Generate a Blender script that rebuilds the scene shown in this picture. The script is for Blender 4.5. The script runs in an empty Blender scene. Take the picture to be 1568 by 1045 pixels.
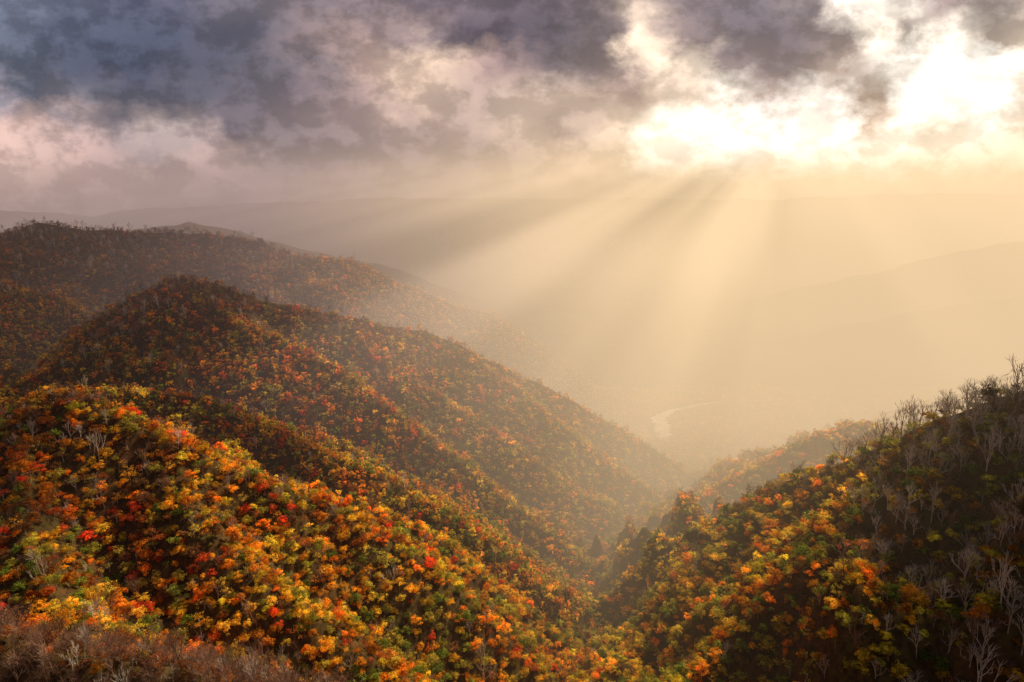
import bpy, math, random
import numpy as np
from mathutils import Vector
random.seed(7); rng=np.random.default_rng(11)
scene=bpy.context.scene
scene.view_settings.view_transform='Standard'
scene.view_settings.look='None'
scene.view_settings.exposure=0

# ---------------------------------------------------------------- noise helpers
def _h(ix,iy,seed):
    n=(ix.astype(np.int64)*374761393+iy.astype(np.int64)*668265263+seed*1442695041)&0xffffffff
    n=((n^(n>>13))*1274126177)&0xffffffff
    n=(n^(n>>16))&0xffffffff
    return n/4294967295.0
def vnoise(x,y,seed=0):
    ix=np.floor(x);iy=np.floor(y);fx=x-ix;fy=y-iy
    fx=fx*fx*fx*(fx*(fx*6-15)+10);fy=fy*fy*fy*(fy*(fy*6-15)+10)
    a=_h(ix,iy,seed);b=_h(ix+1,iy,seed);c=_h(ix,iy+1,seed);d=_h(ix+1,iy+1,seed)
    return (a+(b-a)*fx)*(1-fy)+(c+(d-c)*fx)*fy
def fbm(x,y,seed=0,o=4):
    s=0;a=.5;t=0
    for k in range(o):
        s=s+a*vnoise(x*2**k+17.3*k,y*2**k-9.1*k,seed+k);t+=a;a*=.5
    return s/t*2-1

# ---------------------------------------------------------------- terrain (metres, viewpoint at z=0)
# ridge crests: (slope, gully wavelength, points)
RIDGES=[
 (.55,150,[(-2300,1950,-60),(-1954,2000,-74),(-1482,2000,-78),(-1364,2000,-47),(-1291,2000,-65),(-1047,2000,-74),(-915,2000,-80),(-728,2000,-104),(-635,2000,-140),(-465,2000,-159),(-353,2000,-216),(-162,2000,-294),(-47,2000,-323),(90,2000,-422),(229,2000,-523),(391,2000,-625)]),
 (.58,120,[(-1500,1480,-110),(-1265,1500,-126),(-1127,1500,-164),(-1017,1500,-201),(-916,1480,-245),(-800,1440,-300)]),
 (.70,95,[(-566,1150,-117),(-505,1160,-125),(-433,1170,-160),(-380,1180,-167),(-304,1190,-186),(-238,1200,-206),(-158,1210,-219),(-100,1220,-245),(19,1230,-309),(106,1240,-356),(208,1250,-417),(298,1250,-477),(377,1250,-530)]),
 (.68,90,[(-566,1150,-117),(-630,1120,-148),(-675,1060,-197),(-709,980,-246),(-756,900,-272)]),
 (.72,70,[(-566,1150,-122),(-446,1060,-171),(-348,1010,-195),(-273,980,-226),(-170,930,-281),(-75,880,-340),(14,850,-398),(88,800,-442)]),
 (.74,60,[(-304,1190,-190),(-230,1130,-236),(-150,1080,-284),(-60,1040,-334),(30,1010,-385),(120,985,-440)]),
 (.74,60,[(-100,1220,-250),(-20,1160,-300),(70,1120,-355),(160,1090,-415),(230,1075,-465)]),
 (.70,60,[(-560,800,-215),(-460,790,-212),(-365,760,-214),(-262,720,-240),(-168,680,-263),(-90,660,-291),(-16,640,-332),(36,620,-372),(55,600,-400)]),
 (.72,50,[(-365,760,-218),(-300,800,-255),(-220,800,-283),(-130,780,-318),(-50,750,-355),(25,715,-400),(60,700,-430)]),
 (.72,55,[(-620,500,-190),(-485,520,-168),(-408,520,-171),(-380,520,-155),(-353,520,-148),(-310,515,-157),(-268,510,-176),(-222,505,-198),(-171,500,-218),(-121,500,-242),(-69,495,-273),(-18,490,-316),(19,480,-355),(39,470,-392)]),
 (.74,45,[(-268,510,-180),(-225,455,-205),(-170,415,-232),(-115,390,-258),(-60,375,-292),(-20,368,-330),(10,360,-365)]),
 (.74,45,[(-380,520,-160),(-350,450,-180),(-300,390,-205),(-240,340,-228),(-175,310,-255),(-110,290,-290)]),
 (.74,45,[(-171,500,-221),(-120,548,-255),(-70,570,-290),(-15,570,-335),(30,560,-380)]),
 (1.0,50,[(-330,205,-118),(-218,203,-130),(-159,195,-134),(-103,185,-136),(-62,174,-140),(-33,165,-152),(0,155,-180)]),
 (1.5,60,[(0,-300,-10),(0,-30,-6)]),
 (.80,60,[(500,260,-30),(358,400,-84),(333,430,-113),(320,450,-129),(309,465,-143),(296,480,-158),(281,510,-184),(271,530,-200),(248,560,-228),(224,600,-263),(198,630,-304),(166,650,-344),(129,660,-382),(88,660,-420)]),
 (.80,45,[(309,465,-145),(262,440,-178),(215,420,-215),(165,408,-260),(125,400,-305)]),
 (.78,45,[(248,560,-232),(200,535,-268),(150,515,-312),(105,500,-362)]),
 (.62,80,[(700,880,-380),(575,900,-315),(519,900,-296),(473,900,-291),(421,900,-310),(369,900,-338),(301,880,-369),(241,850,-398),(182,810,-424)]),
 (.50,120,[(1600,1500,-380),(1164,1500,-407),(993,1500,-446),(877,1500,-469),(748,1500,-529),(631,1500,-580)]),
 (.42,420,[(4700,4400,20),(4091,4500,-84),(3344,4500,-243),(2852,4500,-328),(2352,4500,-465),(1801,4500,-573),(1300,4500,-680)]),
 (.42,300,[(3600,3000,-260),(2700,3050,-360),(2150,3100,-440),(1700,3150,-530),(1250,3200,-640)]),
 (.40,420,[(-3300,4600,-200),(-2483,4500,-167),(-2311,4500,-146),(-2096,4500,-121),(-1846,4500,-175),(-1427,4500,-273),(-791,4500,-422),(-200,4500,-640)]),
 (.33,900,[(-12000,9000,-150),(-8335,9000,-169),(-6631,9000,-100),(-5455,9000,-169),(-4598,9000,-67),(-3238,9000,20),(-1550,9000,50),(555,9000,60),(2144,9000,40),(3475,9000,40),(4624,9000,90),(5374,9000,130),(6200,9000,110),(8000,9000,100),(12000,9000,100)]),
]
FY=[-2000,0,450,700,1150,1800,2500,5000,14000]; FZ=[-300,-330,-392,-448,-520,-608,-650,-700,-720]
def height(x,y):
    x=np.asarray(x,float);y=np.asarray(y,float)
    near=np.clip(1-(y-2500)/2500,0,1)
    wx=x+9*fbm(x/90,y/90,3,3);wy=y+9*fbm(x/90+40,y/90,5,3)
    base=np.interp(y,FY,FZ)+6*fbm(x/120,y/120,8,3)
    cs=[base]
    for rid,(slope,wl,pts) in enumerate(RIDGES):
        bd=np.full(x.shape,1e18);bz=np.zeros(x.shape);bs=np.zeros(x.shape);acc=0
        for (x0,y0,z0),(x1,y1,z1) in zip(pts[:-1],pts[1:]):
            dx=x1-x0;dy=y1-y0;L=math.hypot(dx,dy)
            t=np.clip(((wx-x0)*dx+(wy-y0)*dy)/(L*L),0,1)
            d=np.hypot(wx-(x0+t*dx),wy-(y0+t*dy))
            m=d<bd
            bd=np.where(m,d,bd);bz=np.where(m,z0+t*(z1-z0),bz);bs=np.where(m,acc+t*L,bs);acc+=L
        g=fbm(bs/wl+rid*31.7,bd/(wl*3.2),20+rid,3)
        g=np.clip(1-2.4*np.abs(g)-.35,-.55,1)*np.exp(-(bd/(wl*2.4))**2)      # gullies between spurs
        g2=1-np.abs(fbm(x/wl*.9,y/wl*.9,60+rid,3))*3
        r=np.sqrt(bd*bd+9)-3
        h=bz-7*np.clip(near,.3,1)-slope*r*np.clip(1-.42*g+.20*g2,.6,1.25)+ (wl*.04)*fbm(bs/(wl*.45),bd/(wl*.6),90+rid,3)*np.exp(-(bd/(wl*2.4))**2)
        cs.append(h)
    cs=np.array(cs);k=4.0
    M=cs.max(0)
    return M+k*np.log(np.exp((cs-M)/k).sum(0))-k*.3

NI,NJ=560,520
yy=[-900.]
while len(yy)<NI: 
    y=yy[-1]; yy.append(y+ (40 if y<-100 else max(4.2,abs(y)*.0075)) )
yy=np.array(yy)
tj=np.linspace(-1,1,NJ)
W=520+1.25*np.clip(yy,0,None)
X=tj[None,:]*W[:,None];Y=np.repeat(yy[:,None],NJ,1)
Z=height(X,Y)
verts=np.stack([X,Y,Z],-1).reshape(-1,3)
idx=np.arange(NI*NJ).reshape(NI,NJ)
faces=np.stack([idx[:-1,:-1],idx[:-1,1:],idx[1:,1:],idx[1:,:-1]],-1).reshape(-1,4)
me=bpy.data.meshes.new('terrain')
me.vertices.add(len(verts));me.vertices.foreach_set('co',verts.ravel())
me.loops.add(faces.size);me.loops.foreach_set('vertex_index',faces.ravel())
me.polygons.add(len(faces));me.polygons.foreach_set('loop_start',np.arange(0,faces.size,4));me.polygons.foreach_set('loop_total',np.full(len(faces),4))
me.update();me.validate()
me.polygons.foreach_set('use_smooth',np.ones(len(faces),bool))
terrain=bpy.data.objects.new('mountain_terrain',me);scene.collection.objects.link(terrain)

class N:
    def __init__(s,tree): s.t=tree;s.n=tree.nodes;s.l=tree.links
    def new(s,ty,**kw):
        n=s.n.new(ty)
        for k,v in kw.items(): setattr(n,k,v)
        return n
    def link(s,a,b): s.l.new(a,b)
    def math(s,op,a,b=None,c=None,clamp=False):
        n=s.n.new('ShaderNodeMath');n.operation=op;n.use_clamp=clamp
        for i,v in enumerate((a,b,c)):
            if v is None: continue
            if isinstance(v,(int,float)): n.inputs[i].default_value=v
            else: s.l.new(v,n.inputs[i])
        return n.outputs[0]
    def mapr(s,v,a,b,c,d,smooth=True):
        n=s.n.new('ShaderNodeMapRange');n.interpolation_type='SMOOTHSTEP' if smooth else 'LINEAR'
        s.l.new(v,n.inputs[0])
        for i,q in enumerate((a,b,c,d)): n.inputs[i+1].default_value=q
        return n.outputs[0]
    def mix(s,f,a,b,blend='MIX'):
        n=s.n.new('ShaderNodeMix');n.data_type='RGBA';n.blend_type=blend
        for sock,v in ((n.inputs[0],f),(n.inputs[6],a),(n.inputs[7],b)):
            if isinstance(v,(int,float)): sock.default_value=v
            elif isinstance(v,tuple): sock.default_value=(*v[:3],1)
            else: s.l.new(v,sock)
        return n.outputs[2]
def newmat(name):
    m=bpy.data.materials.new(name);m.use_nodes=True;m.node_tree.nodes.clear();return m,N(m.node_tree)

m,k=newmat('leaf_litter_ground')
tc=k.new('ShaderNodeNewGeometry')
n1=k.new('ShaderNodeTexNoise');n1.inputs['Scale'].default_value=.02;n1.inputs['Detail'].default_value=4;k.link(tc.outputs['Position'],n1.inputs['Vector'])
n2=k.new('ShaderNodeTexNoise');n2.inputs['Scale'].default_value=.25;n2.inputs['Detail'].default_value=4;k.link(tc.outputs['Position'],n2.inputs['Vector'])
c=k.mix(k.mapr(n1.outputs[0],.35,.65,0,1),(.12,.055,.025),(.11,.08,.03))
c=k.mix(k.mapr(n2.outputs[0],.4,.65,0,1),c,(.06,.04,.022))
b=k.new('ShaderNodeBsdfDiffuse');k.link(c,b.inputs[0])
o=k.new('ShaderNodeOutputMaterial');k.link(b.outputs[0],o.inputs[0])
me.materials.append(m)

# ---------------------------------------------------------------- tree prototypes
def leaf_material(name,attr,trans=.5):
    m,k=newmat(name)
    a=k.new('ShaderNodeAttribute');a.attribute_type='INSTANCER';a.attribute_name=attr
    lv=k.new('ShaderNodeAttribute');lv.attribute_type='GEOMETRY';lv.attribute_name='lv'
    v=k.new('ShaderNodeVectorMath');v.operation='SCALE';k.link(a.outputs['Color'],v.inputs[0]);k.link(k.mapr(lv.outputs['Fac'],0,1,.5,1.6,False),v.inputs['Scale'])
    d=k.new('ShaderNodeBsdfDiffuse');t=k.new('ShaderNodeBsdfTranslucent');k.link(v.outputs[0],d.inputs[0]);k.link(v.outputs[0],t.inputs[0])
    x=k.new('ShaderNodeMixShader');x.inputs[0].default_value=trans;k.link(d.outputs[0],x.inputs[1]);k.link(t.outputs[0],x.inputs[2])
    o=k.new('ShaderNodeOutputMaterial');k.link(x.outputs[0],o.inputs[0]);return m
def bark_material(name,col):
    m,k=newmat(name)
    g=k.new('ShaderNodeObjectInfo');c=k.mix(g.outputs['Random'],tuple(v*.65 for v in col),tuple(v*1.3 for v in col))
    d=k.new('ShaderNodeBsdfDiffuse');k.link(c,d.inputs[0])
    o=k.new('ShaderNodeOutputMaterial');k.link(d.outputs[0],o.inputs[0]);return m
LEAF=leaf_material('autumn_leaves','tint')
BARK=bark_material('dark_bark',(.28,.16,.12))
PALE=bark_material('pale_birch_bark',(.58,.49,.43))

class MB:
    def __init__(s): s.v=[];s.f=[];s.m=[];s.lv=[]
    def tube(s,p,q,r0,r1,mi=1,sides=4):
        p=np.array(p,float);q=np.array(q,float);d=q-p;d/=np.linalg.norm(d)+1e-9
        a=np.cross(d,[.31,.77,.21]);a/=np.linalg.norm(a);b=np.cross(d,a);n=len(s.v)
        for c,r in((p,r0),(q,r1)):
            for i in range(sides):
                t=2*math.pi*i/sides;s.v.append(c+r*(math.cos(t)*a+math.sin(t)*b))
        for i in range(sides):
            j=(i+1)%sides;s.f.append((n+i,n+j,n+sides+j,n+sides+i));s.m.append(mi);s.lv.append(.5)
    def leaf(s,c,nrm,size,lv):
        nrm=nrm/(np.linalg.norm(nrm)+1e-9);a=np.cross(nrm,np.random.randn(3));a/=np.linalg.norm(a)+1e-9;b=np.cross(nrm,a);n=len(s.v)
        w=size*np.random.uniform(.5,.85)
        s.v+= [c+a*size*.6,c+b*w*.5,c-a*size*.6,c-b*w*.5];s.f.append((n,n+1,n+2,n+3));s.m.append(0);s.lv.append(lv)
    def obj(s,name,mats):
        me=bpy.data.meshes.new(name);me.from_pydata([tuple(v) for v in s.v],[],s.f)
        for x in mats: me.materials.append(x)
        me.polygons.foreach_set('material_index',s.m)
        a=me.attributes.new('lv','FLOAT','FACE');a.data.foreach_set('value',s.lv)
        return bpy.data.objects.new(name,me)
np.random.seed(5)
def broadleaf(H,R,nclump,nleaf,lsz,sparse=0,low=False):
    b=MB();lean=np.random.randn(2)*.6
    top=np.array([lean[0],lean[1],H*.72])
    b.tube((0,0,-2),top*.5,.22,.15,1,4);b.tube(top*.5,top,.15,.05,1,3)
    cz=H*(.40 if low else .50);ax=np.random.uniform(.78,1.2,2)
    for i in range(nclump):
        d=np.random.randn(3);d/=np.linalg.norm(d)
        if d[2]<-.3 and not low:d[2]*=-.6
        rr=np.random.uniform(.4,1.1)
        c=np.array([d[0]*R*rr*ax[0],d[1]*R*rr*ax[1],cz+d[2]*H*.44*rr])+np.array([lean[0],lean[1],0])
        if i%4==0: b.tube(top*np.random.uniform(.45,.95),c,.09,.03,1,3)
        cr=R*np.random.uniform(.19,.38);cl=np.random.uniform(.0,1.)
        n=int(nleaf*(cr/R/.28)**1.3*(1-sparse))+3
        for j in range(n):
            e=np.random.randn(3);e/=np.linalg.norm(e);e2=e*np.array([1,1,.75])*cr*np.random.uniform(.5,1.15)
            b.leaf(c+e2,e*.6+d*.8+np.array([0,0,.3])+np.random.randn(3)*.42,lsz*np.random.uniform(.6,1.3),min(1,max(0,cl+np.random.uniform(-.3,.3))))
    return b
def branch(b,p,d,L,r,depth,mi):
    q=p+d*L;b.tube(p,q,r,r*.62,mi,3)
    if depth==0: return
    for i in range(3):
        nd=d+np.random.randn(3)*.45;nd[2]+=.28;nd/=np.linalg.norm(nd)
        branch(b,p+(q-p)*np.random.uniform(.55,1.0),nd,L*np.random.uniform(.6,.82),r*.64,depth-1,mi)
def bare(H,depth,r):
    b=MB();branch(b,np.array([0,0,-1.5]),np.array([np.random.randn()*.08,np.random.randn()*.08,1.]),H*.42+1.5,r,depth,1);return b
def conifer(H,R):
    b=MB();b.tube((0,0,-2),(0,0,H),.25,.03,1,5)
    z=H*.12
    while z<H:
        rr=R*(1-z/H)**.8+.15
        for i in range(8):
            t=np.random.uniform(0,6.28);
            for q in np.linspace(.25,1,4):
                p=np.array([math.cos(t)*rr*q,math.sin(t)*rr*q,z-q*rr*.25+np.random.uniform(-.2,.2)])
                b.leaf(p,np.array([math.cos(t)*.5,math.sin(t)*.5,1.])+np.random.randn(3)*.4,.9,np.random.uniform(.2,.8))
        z+=H*.06
    return b
protos=bpy.data.collections.new('forest_tree_types')
P=[]
for i in range(6):
    b=broadleaf(11+np.random.uniform(-2,2.5),3.9+np.random.uniform(-1.0,.7),30,24,.60);P.append((b,[LEAF,BARK]))
for i in range(2):
    b=broadleaf(11,3.6,26,18,.5,.35);P.append((b,[LEAF,PALE]))
P.append((bare(13,4,.33),[LEAF,PALE]));P.append((bare(12,4,.26),[LEAF,BARK]));P.append((bare(10,5,.20),[LEAF,BARK]))
P.append((conifer(11,2.6),[LEAF,BARK]))
for i in range(5):   # 12..16 lighter meshes for the distant slopes
    b=broadleaf(11+np.random.uniform(-2,2),4.1+np.random.uniform(-.8,.6),15,9,1.2,0,True);P.append((b,[LEAF,BARK]))
for i,(b,ms) in enumerate(P): protos.objects.link(b.obj('forest_tree_%02d'%i,ms))

# ---------------------------------------------------------------- forest placement
RIVER=[(380,1650),(410,1760),(418,1860),(480,1990),(640,2080),(900,2150)]
RW=[18,24,24,12,4,2]
def ring(y0,y1,sp,xmax=1e9):
    ys=np.arange(y0,y1,sp);out=[]
    for y in ys:
        w=.86*y+60
        xs=np.arange(-w,min(w,xmax),sp);out.append(np.stack([xs,np.full(xs.shape,y)],1))
    a=np.concatenate(out);a+=rng.uniform(-.52,.52,a.shape)*sp;return a
A=[(ring(90,420,5.5),.90,0),(ring(420,850,5.9),.98,0),(ring(850,1500,7.0),1.12,0),(ring(1500,2300,9.5),1.45,0),(ring(80,232,3.0,-10),.55,1)]
pts=np.concatenate([a[0] for a in A]);sc=np.concatenate([np.full(len(a[0]),a[1]) for a in A]);shrub=np.concatenate([np.full(len(a[0]),a[2]) for a in A])>0
x,y=pts[:,0],pts[:,1];z=height(x,y)
gx=(height(x+4,y)-z)/4;gy=(height(x,y+4)-z)/4
dist=np.sqrt(x*x+y*y+z*z);nd=(-gx*-x+-gy*-y+ -z)/dist
dr=np.full(x.shape,1e9)
for (ax_,ay_),(bx_,by_),w0 in zip(RIVER[:-1],RIVER[1:],RW[:-1]):
    dx=bx_-ax_;dy=by_-ay_;t=np.clip(((x-ax_)*dx+(y-ay_)*dy)/(dx*dx+dy*dy),0,1);dr=np.minimum(dr,np.hypot(x-ax_-t*dx,y-ay_-t*dy)-w0)
keep=((nd>-.15)|(y<600))&(np.abs(x)<.78*y+60)&(z>-1.15*y-30)&(dr>9)
x,y,z,sc,gx,gy,shrub=x[keep],y[keep],z[keep],sc[keep],gx[keep],gy[keep],shrub[keep]
n=len(x)
f1=fbm(x/55,y/55,201,3);f2=fbm(x/23,y/23,222,3)
el=z+45*f1+25*f2
pal={'rust':(.52,.17,.04),'brown':(.28,.14,.065),'orange':(.90,.35,.03),'amber':(.94,.53,.045),'yellow':(.95,.72,.08),'olive':(.54,.47,.075),'green':(.27,.34,.06),'red':(.88,.12,.04),'dark':(.07,.09,.04)}
names=list(pal);PA=np.array([pal[q] for q in names])
def wt(**kw): return np.array([kw.get(q,0) for q in names],float)
levels=[(-60,wt(brown=7,rust=2.5,orange=.3,olive=.6)),(-150,wt(brown=4,rust=4.5,orange=1.8,olive=2,amber=.7,red=.2)),(-215,wt(brown=1.6,rust=2.6,orange=4.4,amber=3.8,yellow=2.4,olive=2.8,green=1.6,red=.8)),(-290,wt(brown=.4,rust=1.2,orange=4.4,amber=4.8,yellow=4.6,olive=3.4,green=2.8,red=.9)),(-380,wt(rust=.6,orange=2.4,amber=4.8,yellow=4.8,olive=4.2,green=2.8,red=.25)),(-480,wt(orange=1.5,amber=3,yellow=2,olive=4,green=2,brown=2))]
zs=[-l[0] for l in levels];Wm=np.array([l[1] for l in levels])
Wi=np.stack([np.interp(-el,zs,Wm[:,i]) for i in range(len(names))],1)
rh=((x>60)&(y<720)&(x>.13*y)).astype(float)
Wi[:,names.index('olive')]+=rh*3;Wi[:,names.index('yellow')]+=rh*7;Wi[:,names.index('rust')]*=(1-.6*rh);Wi[:,names.index('green')]+=rh*2;Wi[:,names.index('red')]*=(1-.95*rh)
Wi[:,names.index('dark')]+=.03
for i in range(len(names)):      # species grow in patches
    Wi[:,i]*=np.exp(2.6*fbm(x/30+i*13,y/30,300+i*7,3))
Wi/=Wi.sum(1,keepdims=True)
cw=Wi.cumsum(1);u=rng.random(n)[:,None];ci=(u>cw).sum(1).clip(0,len(names)-1)
mean=(Wi@PA)
fm_=np.clip((y-700)/900,0,1)[:,None]*.5+.08
tint=(PA[ci]*(1-fm_)+mean*fm_)*rng.uniform(.65,1.22,(n,1))*(1+rng.uniform(-.1,.1,(n,3)))
pb=np.interp(-el,[50,130,220,320],[.45,.25,.09,.04])
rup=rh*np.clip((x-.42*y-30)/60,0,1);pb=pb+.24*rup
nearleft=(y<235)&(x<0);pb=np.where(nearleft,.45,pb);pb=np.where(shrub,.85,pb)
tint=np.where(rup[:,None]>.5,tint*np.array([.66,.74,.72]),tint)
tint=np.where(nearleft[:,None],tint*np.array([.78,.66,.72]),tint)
r=rng.random(n);var=rng.integers(0,6,n)
var=np.where(y>600,rng.integers(12,17,n),var)
var=np.where(r<pb,rng.integers(8,11,n),var)
var=np.where(nearleft&(r<pb)&(rng.random(n)<.7),10,var)
var=np.where((rup>.3)&(r<pb)&(rng.random(n)<.55),8,var)
var=np.where((r>pb)&(r<pb+.12)&(y<600),rng.integers(6,8,n),var)
con=(ci==names.index('dark'))&(y>300);var=np.where(con,11,var)
s=sc*np.clip(rng.normal(.97,.25,n),.45,1.55);s=np.where((var>=8)&(var<11)&(rup>.3),s*1.2,s);s=np.where(nearleft&(var<8)&~shrub,s*.7,s);s=np.where(nearleft&(var>=8)&~shrub,s*.95,s)
s=np.where(var==11,np.minimum(s,.95),s)
scl=np.stack([s*rng.uniform(.85,1.2,n),s*rng.uniform(.85,1.2,n),s*rng.uniform(.78,1.18,n)],1)
rot=np.stack([rng.normal(0,.06,n),rng.normal(0,.06,n),rng.uniform(0,6.28,n)],1)
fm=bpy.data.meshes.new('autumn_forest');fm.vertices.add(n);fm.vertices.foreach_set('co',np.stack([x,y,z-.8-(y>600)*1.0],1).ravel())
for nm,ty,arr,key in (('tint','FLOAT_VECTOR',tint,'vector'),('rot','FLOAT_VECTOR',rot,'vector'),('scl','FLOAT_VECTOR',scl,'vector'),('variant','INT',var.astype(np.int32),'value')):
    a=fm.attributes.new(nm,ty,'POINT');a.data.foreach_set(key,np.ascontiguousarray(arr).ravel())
forest=bpy.data.objects.new('autumn_forest',fm);scene.collection.objects.link(forest)
ng=bpy.data.node_groups.new('forest_scatter','GeometryNodeTree')
ng.interface.new_socket(name='Geometry',in_out='INPUT',socket_type='NodeSocketGeometry');ng.interface.new_socket(name='Geometry',in_out='OUTPUT',socket_type='NodeSocketGeometry')
gi=ng.nodes.new('NodeGroupInput');go=ng.nodes.new('NodeGroupOutput');ip=ng.nodes.new('GeometryNodeInstanceOnPoints')
co=ng.nodes.new('GeometryNodeCollectionInfo');co.inputs['Collection'].default_value=protos;co.inputs['Separate Children'].default_value=True;co.inputs['Reset Children'].default_value=True
def na(nm,ty):
    q=ng.nodes.new('GeometryNodeInputNamedAttribute');q.data_type=ty;q.inputs['Name'].default_value=nm;return q.outputs['Attribute']
ng.links.new(gi.outputs[0],ip.inputs['Points']);ng.links.new(co.outputs[0],ip.inputs['Instance']);ip.inputs['Pick Instance'].default_value=True
ng.links.new(na('variant','INT'),ip.inputs['Instance Index']);ng.links.new(na('rot','FLOAT_VECTOR'),ip.inputs['Rotation']);ng.links.new(na('scl','FLOAT_VECTOR'),ip.inputs['Scale'])
ng.links.new(ip.outputs[0],go.inputs[0])
md=forest.modifiers.new('scatter','NODES');md.node_group=ng

# ---------------------------------------------------------------- river on the valley floor
def strip(name,pl,ws,mat):
    vs=[];fs=[];pl=np.array(pl,float)
    t=np.linspace(0,len(pl)-1,80);px=np.interp(t,range(len(pl)),pl[:,0]);py=np.interp(t,range(len(pl)),pl[:,1]);wv=np.interp(t,range(len(pl)),ws)
    px+=6*np.sin(t*5);hh=height(px,py)
    for i in range(80):
        j=min(i+1,79);h=max(i-1,0);dx=px[j]-px[h];dy=py[j]-py[h];L=math.hypot(dx,dy);ww=wv[i]*(.6+.5*math.sin(i*.7)**2)
        for s_ in(-1,1): vs.append((px[i]-dy/L*ww*s_,py[i]+dx/L*ww*s_,hh[i]+3))
    for i in range(79): fs.append((2*i,2*i+1,2*i+3,2*i+2))
    me=bpy.data.meshes.new(name);me.from_pydata(vs,[],fs);me.materials.append(mat);ob=bpy.data.objects.new(name,me);scene.collection.objects.link(ob)
m,k=newmat('river_water_and_gravel')
g=k.new('ShaderNodeNewGeometry');nn=k.new('ShaderNodeTexNoise');nn.inputs['Scale'].default_value=.08;k.link(g.outputs['Position'],nn.inputs['Vector'])
b=k.new('ShaderNodeBsdfPrincipled');k.link(k.mix(k.mapr(nn.outputs[0],.4,.6,0,1),(.4,.4,.4),(.7,.68,.65)),b.inputs['Base Color']);b.inputs['Roughness'].default_value=.55
o=k.new('ShaderNodeOutputMaterial');k.link(b.outputs[0],o.inputs[0])
strip('river',RIVER,RW,m)

# ---------------------------------------------------------------- unseen clouds added out of view to shade chosen slopes
EL=math.radians(45);AZ=math.radians(44)
S=np.array([math.sin(AZ)*math.cos(EL),math.cos(AZ)*math.cos(EL),math.sin(EL)])
m,k=newmat('shadow_cloud_sheet')
at=k.new('ShaderNodeAttribute');at.attribute_name='edge';g=k.new('ShaderNodeNewGeometry')
nn=k.new('ShaderNodeTexNoise');nn.inputs['Scale'].default_value=.008;nn.inputs['Detail'].default_value=2;k.link(g.outputs['Position'],nn.inputs['Vector'])
al=k.mapr(k.math('ADD',at.outputs['Fac'],k.math('MULTIPLY',nn.outputs[0],.9)),.5,.95,0,.90)
d=k.new('ShaderNodeBsdfDiffuse');d.inputs[0].default_value=(.75,.73,.75,1);tr=k.new('ShaderNodeBsdfTransparent');mx=k.new('ShaderNodeMixShader')
k.link(al,mx.inputs[0]);k.link(tr.outputs[0],mx.inputs[1]);k.link(d.outputs[0],mx.inputs[2]);o=k.new('ShaderNodeOutputMaterial');k.link(mx.outputs[0],o.inputs[0])
CLM=m
def shadow_cloud(gx_,gy_,gz_,rx,ry,ang=0,zc=1100):
    t=(zc-gz_)/S[2];c=np.array([gx_+S[0]*t,gy_+S[1]*t,zc])
    NR,NA=14,40;vs=[(0,0,rx*.1)];ed=[1.]
    for i in range(1,NR+1):
        for j in range(NA):
            a=2*math.pi*j/NA;q=i/NR;vs.append((math.cos(a)*q*rx,math.sin(a)*q*ry,(1-q*q)*rx*.10+random.uniform(-4,4)));ed.append(1-q)
    fs=[(0,1+j,1+(j+1)%NA) for j in range(NA)]
    for i in range(NR-1):
        for j in range(NA): a=1+i*NA+j;b_=1+i*NA+(j+1)%NA;fs.append((a,b_,b_+NA,a+NA)[::-1])
    me=bpy.data.meshes.new('shadow_cloud');me.from_pydata(vs,[],fs);a=me.attributes.new('edge','FLOAT','POINT');a.data.foreach_set('value',ed)
    me.materials.append(CLM);ob=bpy.data.objects.new('shadow_cloud',me);ob.location=c;ob.rotation_euler=(0,0,ang);scene.collection.objects.link(ob)
shadow_cloud(375,225,-150,210,340,.45)
shadow_cloud(-1150,1650,-100,1100,800,-.25)
shadow_cloud(-640,1050,-160,350,340,.2)
shadow_cloud(-440,400,-200,200,200,0)
shadow_cloud(-290,740,-250,190,70,-.3)

# ---------------------------------------------------------------- sun
sl=bpy.data.lights.new('sun','SUN');sl.energy=5;sl.angle=math.radians(.6);sl.color=(1,.80,.48)
so=bpy.data.objects.new('sun',sl);scene.collection.objects.link(so)
so.rotation_euler=Vector(tuple(S)).to_track_quat('Z','Y').to_euler();so.location=(400,300,900)

# ---------------------------------------------------------------- valley haze, its scattered light and parallel sun shafts painted in as emission
x0,x1,y0,y1,z0,z1=-5200,6200,320,8600,-740,760
v=[(a,b_,c_) for c_ in(z0,z1) for a,b_ in((x0,y0),(x1,y0),(x1,y1),(x0,y1))]
me=bpy.data.meshes.new('haze_glow');me.from_pydata(v,[],[(3,2,1,0),(4,5,6,7),(0,1,5,4),(1,2,6,5),(2,3,7,6),(3,0,4,7)])
hz=bpy.data.objects.new('valley_haze_glow',me);scene.collection.objects.link(hz)
m,k=newmat('haze_glow');me.materials.append(m)
tc=k.new('ShaderNodeTexCoord');sp=k.new('ShaderNodeSeparateXYZ');k.link(tc.outputs['Object'],sp.inputs[0]);px,py,pz=sp.outputs
R=Vector((.405,1,.135)).normalized();a1=Vector((R.y,-R.x,0)).normalized();a2=R.cross(a1)
def dot(vec):
    n=k.new('ShaderNodeVectorMath');n.operation='DOT_PRODUCT';k.link(tc.outputs['Object'],n.inputs[0]);n.inputs[1].default_value=vec;return n.outputs['Value']
da=dot(a1)
cb=k.new('ShaderNodeCombineXYZ');k.link(k.math('ADD',da,905.),cb.inputs[0]);k.link(dot(a2),cb.inputs[1])
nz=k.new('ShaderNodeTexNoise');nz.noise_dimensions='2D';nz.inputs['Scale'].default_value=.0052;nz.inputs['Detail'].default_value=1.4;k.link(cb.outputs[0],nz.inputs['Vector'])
rc=k.math('MULTIPLY',k.mapr(pz,-520,-100,.0,.42,False),k.mapr(da,-300,20,1,.18,False))
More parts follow.
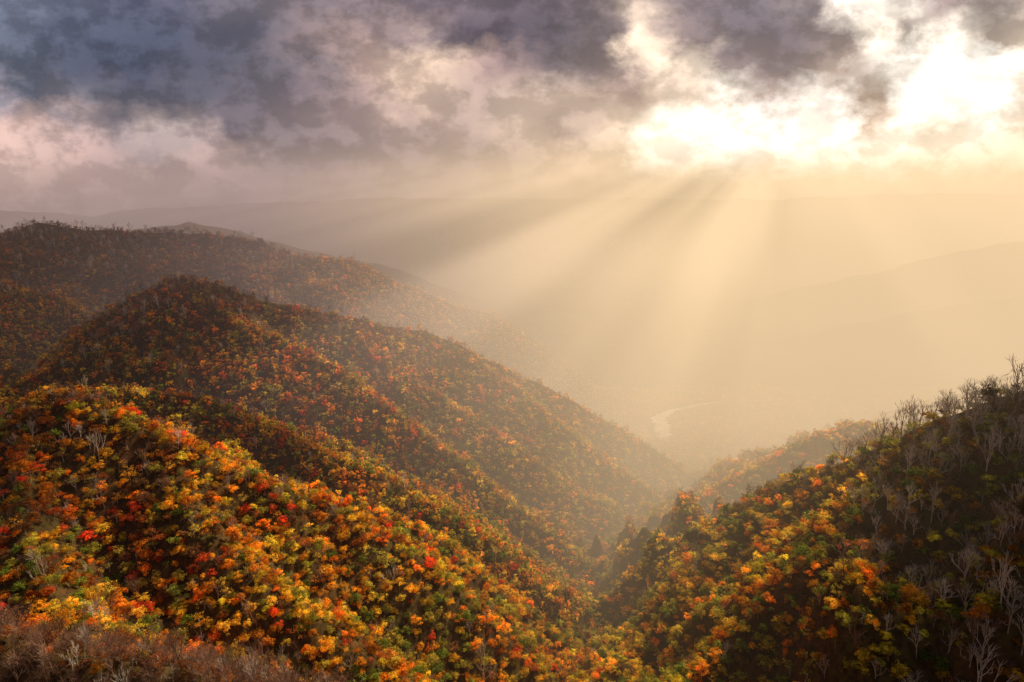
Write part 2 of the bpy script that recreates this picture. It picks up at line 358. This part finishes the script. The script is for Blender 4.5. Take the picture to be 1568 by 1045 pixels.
painted_ray=k.math('ADD',1.0,k.math('MULTIPLY',k.mapr(nz.outputs[0],.36,.64,-1,1),rc))  # noise bands painted into the emission as sun shafts
xs=k.math('SUBTRACT',px,k.math('MULTIPLY',py,.08))
yx=k.math('ADD',py,k.math('MULTIPLY',px,.6))
fy=k.math('MULTIPLY',k.mapr(yx,330,1250,0,1),k.mapr(py,1500,2250,1,.05))
fx=k.mapr(xs,-1100,100,.10,1)
fz=k.mapr(k.math('SUBTRACT',pz,k.math('MULTIPLY',py,.052)),-520,250,1,0)
sig=k.math('MULTIPLY',k.math('MULTIPLY',fy,fx),.0018)
sig=k.math('MULTIPLY',k.math('ADD',sig,k.mapr(py,2300,5500,.00005,.00042,False)),fz)
Lm=k.mapr(k.math('DIVIDE',px,k.math('ADD',py,200)),-.40,.24,0,1);col=k.mix(Lm,(.29,.21,.19),(.73,.525,.31))  # glow colour paints unlit mauve on the left, sunlit cream on the right
st=k.math('MULTIPLY',k.math('MULTIPLY',sig,painted_ray),k.mapr(k.math('SUBTRACT',pz,k.math('MULTIPLY',py,.03)),-600,100,.88,1.55,False))
ab=k.new('ShaderNodeVolumeAbsorption');ab.inputs[0].default_value=(0,0,0,1);k.link(sig,ab.inputs['Density'])
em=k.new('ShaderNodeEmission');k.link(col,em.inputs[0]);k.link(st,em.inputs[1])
ad=k.new('ShaderNodeAddShader');k.link(ab.outputs[0],ad.inputs[0]);k.link(em.outputs[0],ad.inputs[1])
o=k.new('ShaderNodeOutputMaterial');k.link(ad.outputs[0],o.inputs['Volume'])
try: m.cycles.volume_step_rate=1.2
except Exception as e: print('step',e)

# ---------------------------------------------------------------- sky: Nishita base under a broken cloud layer
w=bpy.data.worlds.new('World');scene.world=w;w.use_nodes=True;w.node_tree.nodes.clear();k=N(w.node_tree)
def lin(c): c/=255.; return c/12.92 if c<=.04045 else ((c+.055)/1.055)**2.4
ROWS=[
(.269,[(0,118,124,142),(100,105,108,128),(250,95,95,115),(400,120,112,120),(520,135,120,125),(700,125,110,118),(800,100,90,100),(900,120,105,110),(960,175,155,145),(1050,135,120,125),(1150,120,110,118),(1230,150,135,135),(1270,245,230,215),(1330,250,240,225),(1400,170,150,145),(1500,150,135,130),(1568,175,160,150)]),
(.222,[(0,110,115,132),(100,85,90,110),(250,80,85,105),(400,100,95,108),(540,165,140,135),(650,150,130,130),(720,95,85,98),(850,90,82,92),(930,110,98,102),(970,240,215,190),(1040,150,130,128),(1100,110,100,110),(1200,115,103,110),(1290,140,125,122),(1330,250,235,215),(1380,150,135,128),(1440,245,232,215),(1500,165,150,140),(1568,215,195,175)]),
(.1856,[(0,90,95,112),(100,85,88,105),(200,75,78,98),(330,85,85,100),(480,115,105,112),(560,190,160,150),(660,235,205,180),(750,180,150,145),(850,110,98,105),(950,125,108,110),(1000,240,215,190),(1060,235,215,195),(1120,130,115,118),(1200,120,105,112),(1290,160,140,130),(1400,255,248,235),(1500,255,250,240),(1568,245,230,210)]),
(.1427,[(0,150,140,148),(60,95,98,112),(130,115,110,120),(200,90,90,105),(320,95,92,105),(450,115,103,112),(560,165,140,138),(620,215,185,165),(720,190,165,155),(850,205,180,165),(950,165,140,135),(1050,235,210,190),(1100,255,245,230),(1170,150,130,128),(1240,255,245,235),(1310,150,130,122),(1345,130,112,108),(1400,255,252,245),(1500,255,253,248),(1568,235,215,195)]),
(.0989,[(0,215,180,170),(100,205,175,168),(160,150,135,140),(220,190,170,165),(300,165,148,148),(350,110,100,110),(400,125,112,118),(500,140,122,125),(620,170,145,142),(720,180,155,148),(800,205,180,165),(860,150,130,130),(930,225,200,180),(1000,250,238,220),(1100,255,252,245),(1300,255,252,245),(1330,190,165,150),(1370,250,240,225),(1440,235,220,200),(1500,250,240,225),(1568,235,215,190)]),
(.063,[(0,225,190,178),(100,215,180,172),(240,150,135,138),(300,200,172,165),(370,180,155,150),(400,135,120,122),(520,140,122,125),(650,150,130,130),(780,165,143,140),(870,210,180,160),(950,200,175,155),(1000,255,250,235),(1300,255,252,245),(1400,250,238,220),(1568,240,222,198)]),
(.027,[(0,215,182,172),(150,200,168,162),(330,165,140,140),(450,140,122,125),(600,150,132,130),(700,160,140,135),(850,190,165,150),(900,175,152,140),(1000,225,205,180),(1200,234,215,185),(1400,236,218,190),(1568,230,210,185)]),
(-.01,[(0,195,165,160),(200,165,140,140),(400,150,130,132),(800,180,160,145),(1200,225,205,172),(1568,225,205,175)]),
]
tc=k.new('ShaderNodeTexCoord');sp=k.new('ShaderNodeSeparateXYZ');k.link(tc.outputs['Generated'],sp.inputs[0])
yc=k.math('MAXIMUM',sp.outputs[1],.12);uu=k.math('DIVIDE',sp.outputs[0],yc);vv=k.math('DIVIDE',sp.outputs[2],yc)
cb=k.new('ShaderNodeCombineXYZ');k.link(uu,cb.inputs[0]);k.link(k.math('MULTIPLY',vv,1.5),cb.inputs[1])
def noise(scale,det,off,rough=.55):
    mp=k.new('ShaderNodeVectorMath');mp.operation='ADD';k.link(cb.outputs[0],mp.inputs[0]);mp.inputs[1].default_value=off
    q=k.new('ShaderNodeTexNoise');q.noise_dimensions='2D';q.inputs['Scale'].default_value=scale;q.inputs['Detail'].default_value=det;q.inputs['Roughness'].default_value=rough
    k.link(mp.outputs[0],q.inputs['Vector']);return q.outputs[0]
nA=noise(15,6,(3,1,0),.60);nB=noise(16,6,(9,5,2),.60);nC=noise(13,7,(1,7,4),.60)
uw=k.math('ADD',uu,k.math('MULTIPLY',k.math('SUBTRACT',nA,.5),.10));vw=k.math('ADD',vv,k.math('MULTIPLY',k.math('SUBTRACT',nB,.5),.08))
t=k.math('ADD',k.math('MULTIPLY',uw,1/1.6),.5)
cur=None
for i,(v_,st_) in enumerate(ROWS):
    cr=k.new('ShaderNodeValToRGB');k.link(t,cr.inputs[0]);e=cr.color_ramp.elements
    while len(e)>1: e.remove(e[0])
    for j,(p_,r_,g_,b_) in enumerate(st_):
        pos=((p_-784)/1045/1.045)/1.6+.5;q=e[0] if j==0 else e.new(pos)
        if j==0:q.position=pos
        L=[lin(r_),lin(g_),lin(b_)]
        if r_>=238 and p_>900: L=[a_*1.4 for a_ in L]
        q.color=(*L,1)
    if cur is None: cur=cr.outputs[0]
    else:
        prev=ROWS[i-1][0];cur=k.mix(k.mapr(vw,v_,prev,1,0,False),cur,cr.outputs[0])
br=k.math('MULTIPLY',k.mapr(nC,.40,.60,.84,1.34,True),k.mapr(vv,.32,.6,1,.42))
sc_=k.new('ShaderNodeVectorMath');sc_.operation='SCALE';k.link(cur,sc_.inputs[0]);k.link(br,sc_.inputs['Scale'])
sky=k.new('ShaderNodeTexSky');sky.sky_type='NISHITA';sky.sun_disc=False;sky.sun_elevation=EL;sky.sun_rotation=AZ
b1=k.new('ShaderNodeBackground');k.link(sky.outputs[0],b1.inputs[0]);b1.inputs[1].default_value=.06
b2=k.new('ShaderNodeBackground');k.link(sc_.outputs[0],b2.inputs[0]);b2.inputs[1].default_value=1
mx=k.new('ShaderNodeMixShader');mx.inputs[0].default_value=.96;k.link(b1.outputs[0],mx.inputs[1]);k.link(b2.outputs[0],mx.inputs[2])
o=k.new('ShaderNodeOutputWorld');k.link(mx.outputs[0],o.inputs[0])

# ---------------------------------------------------------------- camera
cd=bpy.data.cameras.new('camera');cam=bpy.data.objects.new('camera',cd);scene.collection.objects.link(cam)
cd.lens=24;cd.sensor_width=36;cd.clip_end=40000;cd.clip_start=.5
cam.location=(0,0,0);cam.rotation_euler=(math.radians(90-11.5),0,0);scene.camera=cam
